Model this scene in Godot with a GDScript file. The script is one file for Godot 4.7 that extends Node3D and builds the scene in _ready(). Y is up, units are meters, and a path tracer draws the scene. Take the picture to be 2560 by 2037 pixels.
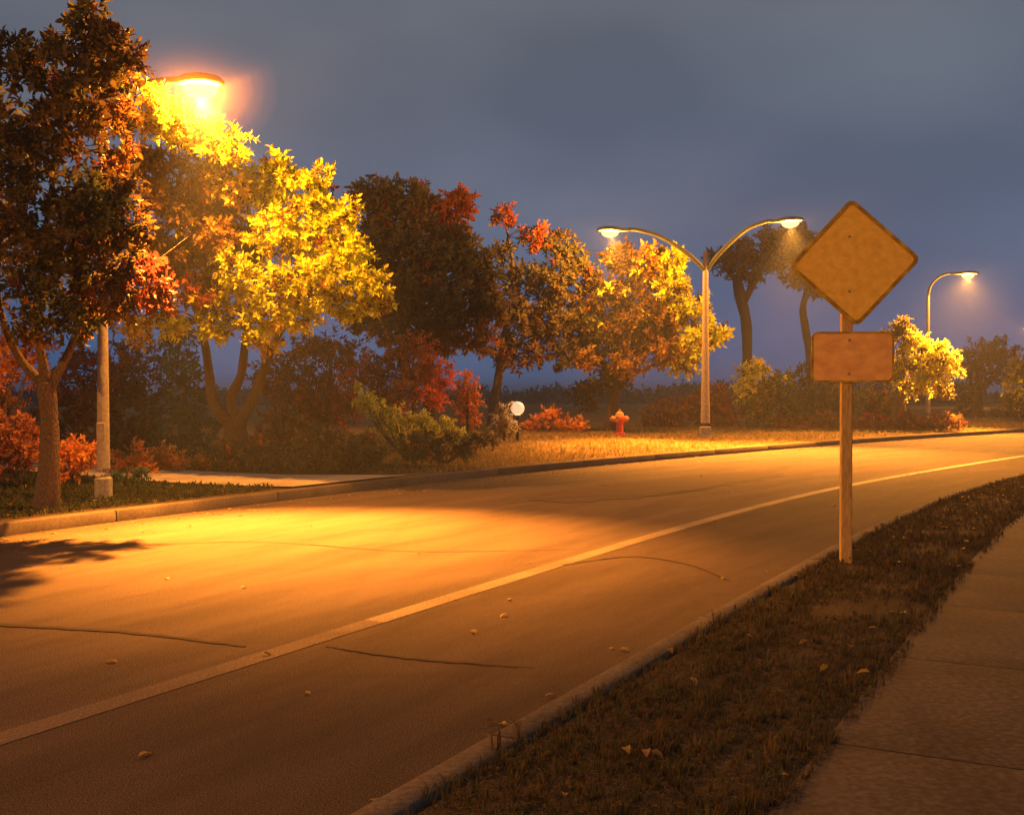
extends Node3D

var R := RandomNumberGenerator.new()
var line: PackedVector2Array = []      # the painted edge line of the road: x and depth, every half metre
var M := {}
var SPRIG := {}
var LAMP := Color(1.0, 0.36, 0.04)     # sodium light, linear

# ---------------------------------------------------------------- small helpers

func lin(r: float, g: float, b: float) -> Color:
	return Color(r, g, b).linear_to_srgb()

func numbered(called: String, parent: Node) -> String:
	if not parent.has_node(called): return called
	var k := 1
	while parent.has_node("%s_%03d" % [called, k]): k += 1
	return "%s_%03d" % [called, k]

func thing(called: String, label: String, category: String, at := Vector3.ZERO, turn := 0.0, group := "") -> Node3D:
	var o := Node3D.new()
	o.name = numbered(called, self)
	add_child(o)
	o.position = at
	o.rotation.y = turn
	o.set_meta("label", label)
	o.set_meta("category", category)
	if group: o.set_meta("group", group)
	return o

func part(called: String, mesh: Mesh, m: Material, parent: Node) -> MeshInstance3D:
	var o := MeshInstance3D.new()
	o.name = numbered(called, parent)
	o.mesh = mesh
	o.material_override = m
	parent.add_child(o)
	return o

func struct(called: String, mesh: Mesh, m: Material) -> MeshInstance3D:
	var o := part(called, mesh, m, self)
	o.set_meta("kind", "structure")
	return o

func stuff(called: String, mesh: Mesh, m: Material, where: Array, tint: PackedColorArray, parent: Node) -> MultiMeshInstance3D:
	var mm := MultiMesh.new()
	mm.transform_format = MultiMesh.TRANSFORM_3D
	mm.use_colors = true
	mm.mesh = mesh
	mm.instance_count = where.size()
	for i in where.size():
		mm.set_instance_transform(i, where[i])
		mm.set_instance_color(i, tint[i])
	var o := MultiMeshInstance3D.new()
	o.name = numbered(called, parent)
	o.multimesh = mm
	o.material_override = m
	parent.add_child(o)
	o.set_meta("kind", "stuff")
	return o

func begin() -> SurfaceTool:
	var st := SurfaceTool.new()
	st.begin(Mesh.PRIMITIVE_TRIANGLES)
	return st

func tri(st: SurfaceTool, a: Vector3, b: Vector3, c: Vector3) -> void:
	st.add_vertex(a); st.add_vertex(b); st.add_vertex(c)

func quad(st: SurfaceTool, a: Vector3, b: Vector3, c: Vector3, d: Vector3) -> void:
	tri(st, a, b, c); tri(st, a, c, d)

func done(st: SurfaceTool, smooth := false) -> ArrayMesh:
	if smooth: st.index()
	st.generate_normals()
	return st.commit()

# tube along points, smooth round its length
func tube(st: SurfaceTool, pts: Array, radii: Array, sides := 10, closed := true, flat := 1.0) -> void:
	var rings := []
	var up := Vector3(0.13, 0.21, 1.0).normalized()
	for i in pts.size():
		var t: Vector3 = (pts[mini(i + 1, pts.size() - 1)] - pts[maxi(i - 1, 0)])
		t = t.normalized()
		var u: Vector3 = up.cross(t).normalized()
		var v: Vector3 = t.cross(u)
		var ring := []
		for k in sides:
			var a := TAU * k / sides
			ring.append([pts[i] + (u * cos(a) + v * sin(a) * flat) * radii[i], (u * cos(a) + v * sin(a)).normalized()])
		rings.append(ring)
	for i in pts.size() - 1:
		for k in sides:
			var k2 := (k + 1) % sides
			for q in [[i, k], [i + 1, k2], [i, k2], [i, k], [i + 1, k], [i + 1, k2]]:
				st.set_normal(rings[q[0]][q[1]][1])
				st.add_vertex(rings[q[0]][q[1]][0])
	if closed:
		for e in [0, pts.size() - 1]:
			var n: Vector3 = (pts[e] - pts[1 if e == 0 else e - 1]).normalized()
			for k in sides:
				var k2 := (k + 1) % sides
				for p in ([pts[e], rings[e][k][0], rings[e][k2][0]] if e == 0 else [pts[e], rings[e][k2][0], rings[e][k][0]]):
					st.set_normal(n)
					st.add_vertex(p)

# smooth curve through control points
func curve(pts: Array, steps := 6) -> Array:
	var out := []
	for i in pts.size() - 1:
		var a: Vector3 = pts[maxi(i - 1, 0)]
		var d: Vector3 = pts[mini(i + 2, pts.size() - 1)]
		for k in steps:
			out.append(pts[i].cubic_interpolate(pts[i + 1], a, d, float(k) / steps))
	out.append(pts[-1])
	return out

func taper(n: int, a: float, b: float) -> Array:
	var out := []
	for i in n: out.append(lerpf(a, b, float(i) / maxf(n - 1, 1)))
	return out

# turned shape: profile of (radius, height)
func lathe(st: SurfaceTool, prof: Array, sides := 24, off := Vector3.ZERO, basis := Basis.IDENTITY) -> void:
	for i in prof.size() - 1:
		var d: Vector2 = prof[i + 1] - prof[i]
		var n2 := Vector2(d.y, -d.x).normalized()
		for k in sides:
			var a := TAU * k / sides
			var b := TAU * (k + 1) / sides
			var q := [[prof[i], a], [prof[i], b], [prof[i + 1], b], [prof[i], a], [prof[i + 1], b], [prof[i + 1], a]]
			for e in q:
				st.set_normal(basis * Vector3(cos(e[1]) * n2.x, n2.y, sin(e[1]) * n2.x))
				st.add_vertex(off + basis * Vector3(cos(e[1]) * e[0].x, e[0].y, sin(e[1]) * e[0].x))

# a flat outline (x, y) with thickness along z and chamfered rims
func slab(st: SurfaceTool, outline: PackedVector2Array, z0: float, z1: float, bevel := 0.004, basis := Basis.IDENTITY, off := Vector3.ZERO) -> void:
	var c := Vector2.ZERO
	for p in outline: c += p
	c /= outline.size()
	var inset := PackedVector2Array()
	for p in outline: inset.append(p - (p - c).normalized() * bevel)
	st.set_smooth_group(-1)
	var rings := [[inset, z0], [outline, z0 + bevel], [outline, z1 - bevel], [inset, z1]]
	var n := outline.size()
	var at := func(r: int, k: int) -> Vector3:
		var p: Vector2 = rings[r][0][k % n]
		return off + basis * Vector3(p.x, p.y, rings[r][1])
	for r in 3:
		for k in n:
			quad(st, at.call(r, k), at.call(r, k + 1), at.call(r + 1, k + 1), at.call(r + 1, k))
	for k in n:
		tri(st, off + basis * Vector3(c.x, c.y, z0), at.call(0, k + 1), at.call(0, k))
		tri(st, off + basis * Vector3(c.x, c.y, z1), at.call(3, k), at.call(3, k + 1))

func rounded(w: float, h: float, r: float, turn := 0.0, steps := 5) -> PackedVector2Array:
	var out := PackedVector2Array()
	for q in 4:
		var c := Vector2((w / 2 - r) * (1 if q in [0, 3] else -1), (h / 2 - r) * (1 if q in [0, 1] else -1))
		for k in steps + 1:
			var a := PI / 2 * (q + float(k) / steps)
			out.append((c + Vector2(cos(a), sin(a)) * r).rotated(turn))
	return out

func box(st: SurfaceTool, centre: Vector3, size: Vector3, bevel := 0.006) -> void:
	slab(st, rounded(size.x, size.y, bevel, 0.0, 1), -size.z / 2, size.z / 2, bevel, Basis.IDENTITY, centre)

# ---------------------------------------------------------------- the road's course

func lay_line() -> void:
	var rough := [Vector2(-27, -44), Vector2(-15.2, -20.7), Vector2(-10.6, -11.8), Vector2(-6, -2.9), Vector2(-1.37, 6), Vector2(0.36, 9.3), Vector2(2.3, 12.9), Vector2(5.25, 17.6), Vector2(11.8, 25.8), Vector2(16.4, 30.9), Vector2(25, 39.6), Vector2(40, 53.5), Vector2(60, 70), Vector2(88, 90), Vector2(120, 110)]
	var pts := PackedVector2Array()
	for i in rough.size() - 1:
		var n := int(rough[i].distance_to(rough[i + 1]) / 0.5)
		for k in n: pts.append(rough[i].lerp(rough[i + 1], float(k) / n))
	pts.append(rough[-1])
	for pass_ in 60:
		var nx := pts.duplicate()
		for i in range(1, pts.size() - 1): nx[i] = (pts[i - 1] + pts[i] * 2 + pts[i + 1]) / 4
		pts = nx
	line = pts

func side(i: int) -> Vector2:     # unit vector to the right of the road's direction
	var d := (line[mini(i + 1, line.size() - 1)] - line[maxi(i - 1, 0)]).normalized()
	return Vector2(d.y, -d.x)

func on_road(i: int, off: float, y: float) -> Vector3:
	var p := line[i] + side(i) * off
	return Vector3(p.x, y, -p.y)

func offset_of(x: float, depth: float) -> float:
	var best := 1e9
	var at := 0
	for i in range(0, line.size(), 2):
		var d := line[i].distance_squared_to(Vector2(x, depth))
		if d < best: best = d; at = i
	return (Vector2(x, depth) - line[at]).dot(side(at))

const LAWN := [[-5.85, 0.125], [-7.4, 0.145], [-9.0, 0.2], [-14.0, 0.32], [-20.0, 0.40], [-30.0, 0.44], [-60.0, 0.5], [-110.0, 0.2], [-160.0, -1.5]]

func height(x: float, depth: float) -> float:
	var o := offset_of(x, depth)
	if o > -5.85: return 0.125 if o > 1.95 else 0.0
	for k in LAWN.size() - 1:
		if o > LAWN[k + 1][0]:
			return lerpf(LAWN[k][1], LAWN[k + 1][1], (o - LAWN[k][0]) / (LAWN[k + 1][0] - LAWN[k][0]))
	return -1.5

# ribbon along the road from a cross section of [offset, height]
func ribbon(section: Array, from := 0, to := -1, step := 2, uneven := 0.0, piece := 0, gap := 0.0) -> ArrayMesh:
	var st := begin()
	if to < 0: to = line.size() - 1
	var n := FastNoiseLite.new()
	n.seed = 5
	n.frequency = 0.35
	var i := from
	while i < to:
		var j := mini(i + step, to)
		for k in section.size() - 1:
			var c := []
			for q in [[i, k], [j, k], [j, k + 1], [i, k + 1]]:
				var p := on_road(q[0], section[q[1]][0], section[q[1]][1])
				if piece > 0 and q[0] == i and i % piece == 0: p = p.lerp(on_road(j, section[q[1]][0], section[q[1]][1]), gap)
				if uneven > 0.0 and q[1] > 0 and q[1] < section.size() - 1: p.y += n.get_noise_2d(p.x, p.z) * uneven
				c.append(p)
			var uv := [Vector2(section[k][0] / 5.0, i / 60.0), Vector2(section[k][0] / 5.0, j / 60.0), Vector2(section[k + 1][0] / 5.0, j / 60.0), Vector2(section[k + 1][0] / 5.0, i / 60.0)]
			for e in ([0, 1, 2, 0, 2, 3] if section[0][0] < section[-1][0] else [0, 2, 1, 0, 3, 2]):
				st.set_uv2(uv[e])
				st.add_vertex(c[e])
		i = j
	return done(st)

# a flat strip along points (x, depth) lying on the road
func strip(pts: Array, width: float, y: float) -> ArrayMesh:
	var st := begin()
	var c := curve(pts, 14)
	for i in c.size(): c[i] += Vector3(sin(i * 2.3 + pts[0].z), 0, cos(i * 1.7 + pts[0].x * 3.0) + 0.6 * sin(i * 0.9)) * 0.007
	for i in c.size() - 1:
		var d: Vector3 = c[i + 1] - c[maxi(i - 1, 0)]
		var s := Vector3(-d.z, 0, d.x).normalized() * width / 2
		var d2: Vector3 = c[mini(i + 2, c.size() - 1)] - c[i]
		var s2 := Vector3(-d2.z, 0, d2.x).normalized() * width / 2
		var w0 := sin(PI * clampf(float(i) / (c.size() - 1), 0.04, 0.96)) ** 0.4 * (0.75 + 0.5 * fmod(absf(sin(i * 12.9898 + pts[0].x) * 437.58), 1.0))
		var w1 := sin(PI * clampf(float(i + 1) / (c.size() - 1), 0.04, 0.96)) ** 0.4 * (0.75 + 0.5 * fmod(absf(sin((i + 1) * 12.9898 + pts[0].x) * 437.58), 1.0))
		s *= w0; s2 *= w1
		var q := [c[i] - s, c[i + 1] - s2, c[i + 1] + s2, c[i] + s]
		for k in 4: q[k].y = road_height(q[k]) + y
		quad(st, q[0], q[1], q[2], q[3])
	return done(st)

# ---------------------------------------------------------------- materials

func noise_tex(stops: Array, freq: float, seed_: int, size := 512, octaves := 4, kind := FastNoiseLite.TYPE_SIMPLEX_SMOOTH) -> NoiseTexture2D:
	var n := FastNoiseLite.new()
	n.noise_type = kind
	n.seed = seed_
	n.frequency = freq
	n.fractal_octaves = octaves
	n.fractal_gain = 0.6
	var t := NoiseTexture2D.new()
	t.width = size; t.height = size
	t.seamless = true
	t.noise = n
	var g := Gradient.new()
	g.offsets = PackedFloat32Array()
	g.colors = PackedColorArray()
	var offs := PackedFloat32Array()
	var cols := PackedColorArray()
	for s in stops:
		offs.append(s[0]); cols.append(s[1])
	g.offsets = offs
	g.colors = cols
	t.color_ramp = g
	return t

func grey(v: float) -> Color: return lin(v, v, v)

func ground_mat(called: String, fine: Texture2D, tile: float, blotch: Texture2D, blotch_tile: float, rough: float, relief: Texture2D = null, depth := 0.0, shine := 0.12) -> StandardMaterial3D:
	var m := StandardMaterial3D.new()
	m.resource_name = called
	m.albedo_texture = fine
	m.roughness = rough
	m.metallic_specular = shine
	m.uv1_triplanar = true
	m.uv1_world_triplanar = true
	m.uv1_scale = Vector3.ONE / tile
	if blotch:
		m.detail_enabled = true
		m.detail_albedo = blotch
		m.detail_blend_mode = BaseMaterial3D.BLEND_MODE_MUL
		m.detail_uv_layer = BaseMaterial3D.DETAIL_UV_2
		m.uv2_triplanar = true
		m.uv2_world_triplanar = true
		m.uv2_scale = Vector3.ONE / blotch_tile
	if relief:
		m.heightmap_enabled = true
		m.heightmap_texture = relief
		m.heightmap_scale = depth
	return m

func plain(called: String, c: Color, rough := 0.7, metal := 0.0) -> StandardMaterial3D:
	var m := StandardMaterial3D.new()
	m.resource_name = called
	m.albedo_color = c
	m.roughness = rough
	m.metallic = metal
	return m

func make_materials() -> void:
	var white_blotch := noise_tex([[0.2, grey(0.62)], [0.5, grey(0.85)], [0.8, grey(1.0)]], 0.012, 3, 512, 4)
	var relief := noise_tex([[0.0, Color.BLACK], [1.0, Color.WHITE]], 0.22, 8, 1024, 2)
	M.asphalt = ground_mat("asphalt", noise_tex([[0.0, lin(0.03, 0.019, 0.014)], [0.34, lin(0.06, 0.038, 0.027)], [0.48, lin(0.10, 0.064, 0.045)], [0.58, lin(0.135, 0.09, 0.063)], [0.70, lin(0.24, 0.17, 0.12)], [1.0, lin(0.40, 0.30, 0.21)]], 0.33, 1, 1024, 5), 2.6, white_blotch, 13.0, 0.92, relief, 0.3)
	M.shoulder = ground_mat("shoulder_asphalt", noise_tex([[0.0, lin(0.022, 0.014, 0.01)], [0.34, lin(0.045, 0.028, 0.02)], [0.48, lin(0.076, 0.048, 0.033)], [0.58, lin(0.10, 0.066, 0.046)], [0.70, lin(0.19, 0.135, 0.095)], [1.0, lin(0.34, 0.25, 0.18)]], 0.33, 21, 1024, 5), 2.3, white_blotch, 11.0, 0.92, relief, 0.3)
	var streaks := noise_tex([[0.15, grey(0.66)], [0.5, grey(0.84)], [0.85, grey(1.0)]], 0.014, 4, 512, 5)
	for m in [M.asphalt, M.shoulder]:
		m.detail_albedo = streaks
		m.uv2_triplanar = false
		m.uv2_scale = Vector3(1, 1, 1)
	M.patch = plain("painted_shade_strip", lin(0.085, 0.055, 0.04), 0.95)  # dark colour standing in for the unlit stretch of road
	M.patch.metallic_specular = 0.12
	M.paint = ground_mat("worn_paint", noise_tex([[0.0, lin(0.13, 0.09, 0.065)], [0.35, lin(0.17, 0.12, 0.085)], [0.55, lin(0.23, 0.165, 0.10)], [1.0, lin(0.36, 0.27, 0.17)]], 0.12, 12, 512, 5), 1.4, white_blotch, 9.0, 0.7)
	M.concrete = ground_mat("concrete", noise_tex([[0.0, lin(0.035, 0.025, 0.022)], [0.38, lin(0.066, 0.048, 0.042)], [0.6, lin(0.084, 0.063, 0.055)], [1.0, lin(0.14, 0.11, 0.095)]], 0.08, 31, 512, 5), 1.9, white_blotch, 6.0, 0.9, relief, 0.35)
	M.kerb = ground_mat("kerb_stone", noise_tex([[0.0, lin(0.08, 0.06, 0.045)], [0.5, lin(0.135, 0.1, 0.076)], [1.0, lin(0.21, 0.165, 0.13)]], 0.08, 32, 512, 5), 1.7, white_blotch, 4.0, 0.95, relief, 0.4)
	M.worn = ground_mat("worn_away_paint", noise_tex([[0.0, lin(0.10, 0.066, 0.046)], [0.5, lin(0.108, 0.07, 0.049)], [0.75, lin(0.13, 0.086, 0.06)], [1.0, lin(0.2, 0.14, 0.095)]], 0.12, 14, 512, 5), 1.4, white_blotch, 9.0, 0.9)
	M.fading = ground_mat("fading_paint", noise_tex([[0.0, lin(0.11, 0.07, 0.05)], [0.45, lin(0.15, 0.10, 0.07)], [0.65, lin(0.18, 0.125, 0.08)], [1.0, lin(0.3, 0.22, 0.14)]], 0.12, 15, 512, 5), 1.4, white_blotch, 9.0, 0.9)
	M.path = ground_mat("pale_path", noise_tex([[0.0, lin(0.30, 0.23, 0.15)], [0.5, lin(0.52, 0.41, 0.28)], [1.0, lin(0.62, 0.51, 0.37)]], 0.08, 33, 512, 5), 2.1, white_blotch, 7.0, 0.9, relief, 0.4)
	M.soil = ground_mat("dry_lawn", noise_tex([[0.0, lin(0.09, 0.055, 0.025)], [0.45, lin(0.20, 0.115, 0.042)], [0.75, lin(0.27, 0.16, 0.06)], [1.0, lin(0.34, 0.23, 0.09)]], 0.05, 41, 1024, 5), 3.1, white_blotch, 12.0, 1.0, relief, 1.2)
	M.verge = ground_mat("verge_soil", noise_tex([[0.0, lin(0.035, 0.024, 0.015)], [0.5, lin(0.085, 0.055, 0.03)], [1.0, lin(0.15, 0.10, 0.055)]], 0.06, 43, 1024, 5), 2.2, white_blotch, 5.0, 1.0, relief, 1.2)
	M.tar = plain("tar", lin(0.06, 0.041, 0.03), 0.95)
	M.tar.metallic_specular = 0.15
	M.bark = ground_mat("bark", noise_tex([[0.0, lin(0.05, 0.035, 0.022)], [0.5, lin(0.13, 0.092, 0.06)], [1.0, lin(0.22, 0.165, 0.11)]], 0.09, 51, 256, 4), 0.5, null, 1.0, 0.95, noise_tex([[0.0, Color.BLACK], [1.0, Color.WHITE]], 0.06, 52, 256, 4), 3.0)
	M.bark.uv1_world_triplanar = false
	M.bark.uv1_scale = Vector3(3.2, 0.9, 3.2)
	M.dark_bark = plain("dark_bark", lin(0.035, 0.028, 0.02), 0.95)
	M.steel = ground_mat("painted_steel", noise_tex([[0.0, lin(0.16, 0.14, 0.11)], [0.5, lin(0.29, 0.26, 0.21)], [1.0, lin(0.37, 0.33, 0.28)]], 0.05, 61, 256, 5), 0.9, null, 1.0, 0.55)
	M.green_steel = ground_mat("dark_green_steel", noise_tex([[0.0, lin(0.05, 0.06, 0.05)], [1.0, lin(0.12, 0.13, 0.10)]], 0.05, 62, 256, 4), 0.9, null, 1.0, 0.5)
	var stain := [[0.0, lin(0.62, 0.38, 0.065)], [0.4, lin(0.72, 0.46, 0.08)], [0.7, lin(0.78, 0.51, 0.09)], [1.0, lin(0.84, 0.57, 0.11)]]
	M.sign = ground_mat("amber_sign_face", noise_tex(stain, 0.02, 71, 512, 6), 1.3, null, 1.0, 0.42)
	M.sign.uv1_world_triplanar = false
	M.sign.uv1_scale = Vector3(0.9, 1.1, 0.9)
	M.plaque = ground_mat("orange_plaque_face", noise_tex([[0.0, lin(0.60, 0.31, 0.10)], [0.4, lin(0.70, 0.38, 0.12)], [0.7, lin(0.77, 0.44, 0.13)], [1.0, lin(0.84, 0.52, 0.14)]], 0.014, 72, 512, 6), 1.0, null, 1.0, 0.5)
	M.plaque.uv1_world_triplanar = false
	M.plaque.uv1_scale = Vector3(0.8, 1.3, 0.8)
	M.sign_edge = ground_mat("worn_sign_rim", noise_tex([[0.0, lin(0.20, 0.13, 0.025)], [0.4, lin(0.30, 0.20, 0.03)], [0.65, lin(0.44, 0.30, 0.04)], [1.0, lin(0.62, 0.44, 0.08)]], 0.02, 73, 256, 4), 0.8, null, 1.0, 0.5)
	M.wood = ground_mat("weathered_post", noise_tex([[0.0, lin(0.28, 0.17, 0.06)], [0.5, lin(0.46, 0.30, 0.10)], [1.0, lin(0.6, 0.42, 0.16)]], 0.05, 74, 256, 5), 0.7, null, 1.0, 0.7)
	M.wood.uv1_world_triplanar = false
	M.wood.uv1_scale = Vector3(4, 0.6, 4)
	M.red_iron = ground_mat("red_hydrant_iron", noise_tex([[0.0, lin(0.45, 0.05, 0.04)], [0.6, lin(0.72, 0.11, 0.08)], [1.0, lin(0.8, 0.18, 0.12)]], 0.05, 81, 256, 4), 0.5, null, 1.0, 0.45)
	M.yellow_iron = ground_mat("pale_orange_hydrant_iron", noise_tex([[0.0, lin(0.5, 0.2, 0.06)], [1.0, lin(0.78, 0.42, 0.14)]], 0.05, 82, 256, 4), 0.5, null, 1.0, 0.45)
	M.leaf = plain("leaves", Color.WHITE, 0.62)
	M.leaf.vertex_color_use_as_albedo = true
	M.leaf.backlight_enabled = true
	M.leaf.backlight = Color(0.95, 0.95, 0.95)
	M.leaf.metallic_specular = 0.3
	M.lens = plain("lit_lens", lin(0.9, 0.7, 0.4), 0.3)
	M.lens.emission_enabled = true
	M.lens.emission = lin(1.0, 0.62, 0.2)
	M.lens.emission_energy_multiplier = 2.4
	M.globe = plain("frosted_globe", lin(0.8, 0.72, 0.6), 0.4)
	M.globe.emission_enabled = true
	M.globe.emission = lin(1.0, 0.72, 0.42)
	M.globe.emission_energy_multiplier = 0.7

# ---------------------------------------------------------------- foliage

func leaf(st: SurfaceTool, at: Vector3, along: Vector3, up: Vector3, len: float, wide: float) -> void:
	var s := along.cross(up).normalized() * wide / 2
	var a := at
	var m1 := at + along * len * 0.28 + up * len * 0.03
	var m2 := at + along * len * 0.66 + up * len * 0.01
	var tip := at + along * len - up * len * 0.13
	var lift := up * wide * 0.2
	for f in [1.0, -1.0]:
		var e1: Vector3 = m1 + s * f * 0.92 + lift
		var e2: Vector3 = m2 + s * f * 0.74 + lift * 0.7
		for q in [[a, e1, m1], [m1, e1, e2], [m1, e2, m2], [m2, e2, tip]]:
			if f > 0: tri(st, q[0], q[1], q[2])
			else: tri(st, q[0], q[2], q[1])

func make_sprigs() -> void:
	var r := RandomNumberGenerator.new()
	r.seed = 77
	for kind in ["broad", "blade"]:
		var st := begin()
		var count := 8 if kind == "broad" else 9
		for k in count:
			var t := 0.12 + 0.72 * k / count
			var a := TAU * 0.382 * k + r.randf_range(-0.3, 0.3)
			var out_ := Vector3(cos(a), 0.0, sin(a))
			var along: Vector3
			if kind == "broad": along = (out_ * (1.0 - 0.55 * t) + Vector3(0, 0.35 + 0.75 * t, 0)).normalized()
			else:
				along = (out_ * 0.55 + Vector3(0, 1.0, 0)).normalized(); t *= 0.2
			var up := (Vector3(0, 1, 0) - along * along.y).normalized()
			leaf(st, Vector3(0, t, 0) + out_ * 0.02, along, up.rotated(along, r.randf_range(-0.6, 0.6)), 0.40 if kind == "broad" else 0.8, (0.21 if kind == "broad" else 0.1) * r.randf_range(0.8, 1.2))
		SPRIG[kind] = done(st)

func near_point(limbs: Array, p: Vector3) -> Vector3:
	var best := Vector3.ZERO
	var d := 1e9
	for l in limbs:
		for k in range(1, l.size()):
			var q: Vector3 = l[k]
			if q.y < p.y + 0.2 and q.distance_to(p) < d: d = q.distance_to(p); best = q
	return best

# a tree or shrub: lobes are [x, y, z, radius, tone] and limbs lists of [x, y, z, radius], in metres from its foot
func plant(called: String, label: String, category: String, group: String, at: Vector3, lobes: Array, limbs: Array, tones: String, density: float, size: float, kind: String) -> void:
	var g := height(at.x, -at.z)
	var drop := Vector3(0, at.y - g, 0)
	at.y = g
	var o := thing(called, label, category, at, 0.0, group)
	R.seed = hash(label)
	var courses := []
	var limb_no := 0
	for l in limbs:
		var pts := []
		var radii := []
		for q in l:
			var shake: Vector3 = Vector3(R.randf_range(-1, 1), 0, R.randf_range(-1, 1)) * q[3] * 0.35
			pts.append(Vector3(q[0], q[1], q[2]) + drop + shake)
			radii.append(q[3])
		if limb_no == 0: pts[0].y = -0.25
		var smooth := curve(pts, 5)
		var rr := []
		for k in smooth.size():
			var f := float(k) / (smooth.size() - 1) * (radii.size() - 1)
			var v := lerpf(radii[int(f)], radii[mini(int(f) + 1, radii.size() - 1)], f - int(f))
			if limb_no == 0: v *= 1.0 + 0.5 * exp(-maxf(smooth[k].y, 0.0) / 0.22)
			rr.append(v * R.randf_range(0.94, 1.07))
		courses.append(smooth)
		var st := begin()
		tube(st, smooth, rr, 10 if at.z > -24 else 7)
		part("trunk" if limb_no == 0 else "limb", st.commit(), M.dark_bark if called == "umbrella_tree" else M.bark, o)
		limb_no += 1
	if limbs.is_empty(): courses = [[Vector3(0, -0.2, 0), Vector3(0, 0.03, 0)]]
	var tw := begin()
	for b in lobes:
		var c := Vector3(b[0], b[1], b[2]) + drop
		var from := near_point(courses, c)
		for k in 3:
			var to: Vector3 = c + Vector3(R.randf_range(-1, 1), R.randf_range(-0.6, 1), R.randf_range(-1, 1)) * b[3] * 0.7
			var mid := from.lerp(to, 0.5) + Vector3(R.randf_range(-1, 1), R.randf_range(-0.4, 0.6), R.randf_range(-1, 1)) * from.distance_to(to) * 0.12
			var w := clampf(from.distance_to(to) * 0.014, 0.006, 0.03)
			tube(tw, curve([from, mid, to], 4), taper(9, w, 0.004), 5, false)
	part("twigs", tw.commit(), M.bark, o)
	var pal: Array = PALETTE[tones]
	var where := []
	var tint := PackedColorArray()
	for b in lobes:
		var c := Vector3(b[0], b[1], b[2]) + drop
		var r: float = b[3]
		var count := int(density * 12.57 * r * r * 0.62) + 4
		var stretch := Vector3(R.randf_range(0.9, 1.12), R.randf_range(0.8, 1.0), R.randf_range(0.85, 1.1))
		for k in count:
			var v := Vector3(R.randfn(), R.randfn(), R.randfn()).normalized()
			var lump := 0.86 + 0.2 * sin(v.x * 5.0 + c.x * 9.0) * sin(v.y * 6.0 + c.y * 7.0) + 0.12 * sin(v.z * 9.0 + c.y * 5.0)
			var p := c + v * stretch * r * lump * (0.35 + 0.65 * R.randf() ** 0.45)
			if p.y < 0.04: p.y = 0.04 + R.randf() * 0.1
			var axis := (v + Vector3(0, R.randf_range(-0.75, 0.35), 0) + Vector3(R.randfn(), R.randfn(), R.randfn()) * 0.38).normalized()
			if kind == "blade": axis = (v * 0.6 + Vector3.UP).normalized()
			var s := size * R.randf_range(0.65, 1.2)
			var x := axis.cross(Vector3(R.randfn(), R.randfn(), R.randfn())).normalized()
			var bs := Basis(x, axis, x.cross(axis))
			where.append(Transform3D(bs.scaled_local(Vector3(s, s, s)), p - axis * s * 0.4))
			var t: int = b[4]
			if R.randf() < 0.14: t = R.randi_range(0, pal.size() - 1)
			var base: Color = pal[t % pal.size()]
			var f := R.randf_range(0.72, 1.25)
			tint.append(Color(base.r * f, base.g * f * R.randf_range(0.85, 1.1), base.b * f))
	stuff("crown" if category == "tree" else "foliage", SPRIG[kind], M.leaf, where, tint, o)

var PALETTE := {
	"brown": [Color(0.09, 0.07, 0.026), Color(0.125, 0.078, 0.026), Color(0.08, 0.085, 0.032), Color(0.12, 0.028, 0.02), Color(0.26, 0.12, 0.025)],
	"yellow": [Color(0.60, 0.62, 0.035), Color(0.64, 0.50, 0.04), Color(0.26, 0.14, 0.03), Color(0.12, 0.07, 0.03), Color(0.15, 0.035, 0.024)],  # dark brown and dark red tones put shade into the crown centre
	"olive": [Color(0.135, 0.125, 0.052), Color(0.17, 0.135, 0.05), Color(0.20, 0.12, 0.042), Color(0.40, 0.12, 0.03)],
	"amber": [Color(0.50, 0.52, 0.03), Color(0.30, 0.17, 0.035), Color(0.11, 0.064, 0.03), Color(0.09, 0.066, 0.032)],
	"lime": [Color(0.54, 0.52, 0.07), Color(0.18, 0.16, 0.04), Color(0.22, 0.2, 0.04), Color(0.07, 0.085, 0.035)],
	"limelight": [Color(0.62, 0.60, 0.08), Color(0.50, 0.50, 0.07)],
	"red": [Color(0.78, 0.19, 0.07), Color(0.70, 0.27, 0.07), Color(0.36, 0.10, 0.035)],
	"orange": [Color(0.70, 0.29, 0.06), Color(0.60, 0.30, 0.06), Color(0.55, 0.20, 0.05)],
	"teal": [Color(0.06, 0.13, 0.09), Color(0.09, 0.14, 0.09)],
	"maroon": [Color(0.20, 0.085, 0.045), Color(0.24, 0.13, 0.055), Color(0.32, 0.055, 0.04)],
	"rust": [Color(0.32, 0.115, 0.045), Color(0.30, 0.14, 0.045), Color(0.20, 0.09, 0.035)],
	"tan": [Color(0.36, 0.27, 0.13), Color(0.28, 0.18, 0.09)],
}

# ---------------------------------------------------------------- street furniture

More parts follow.
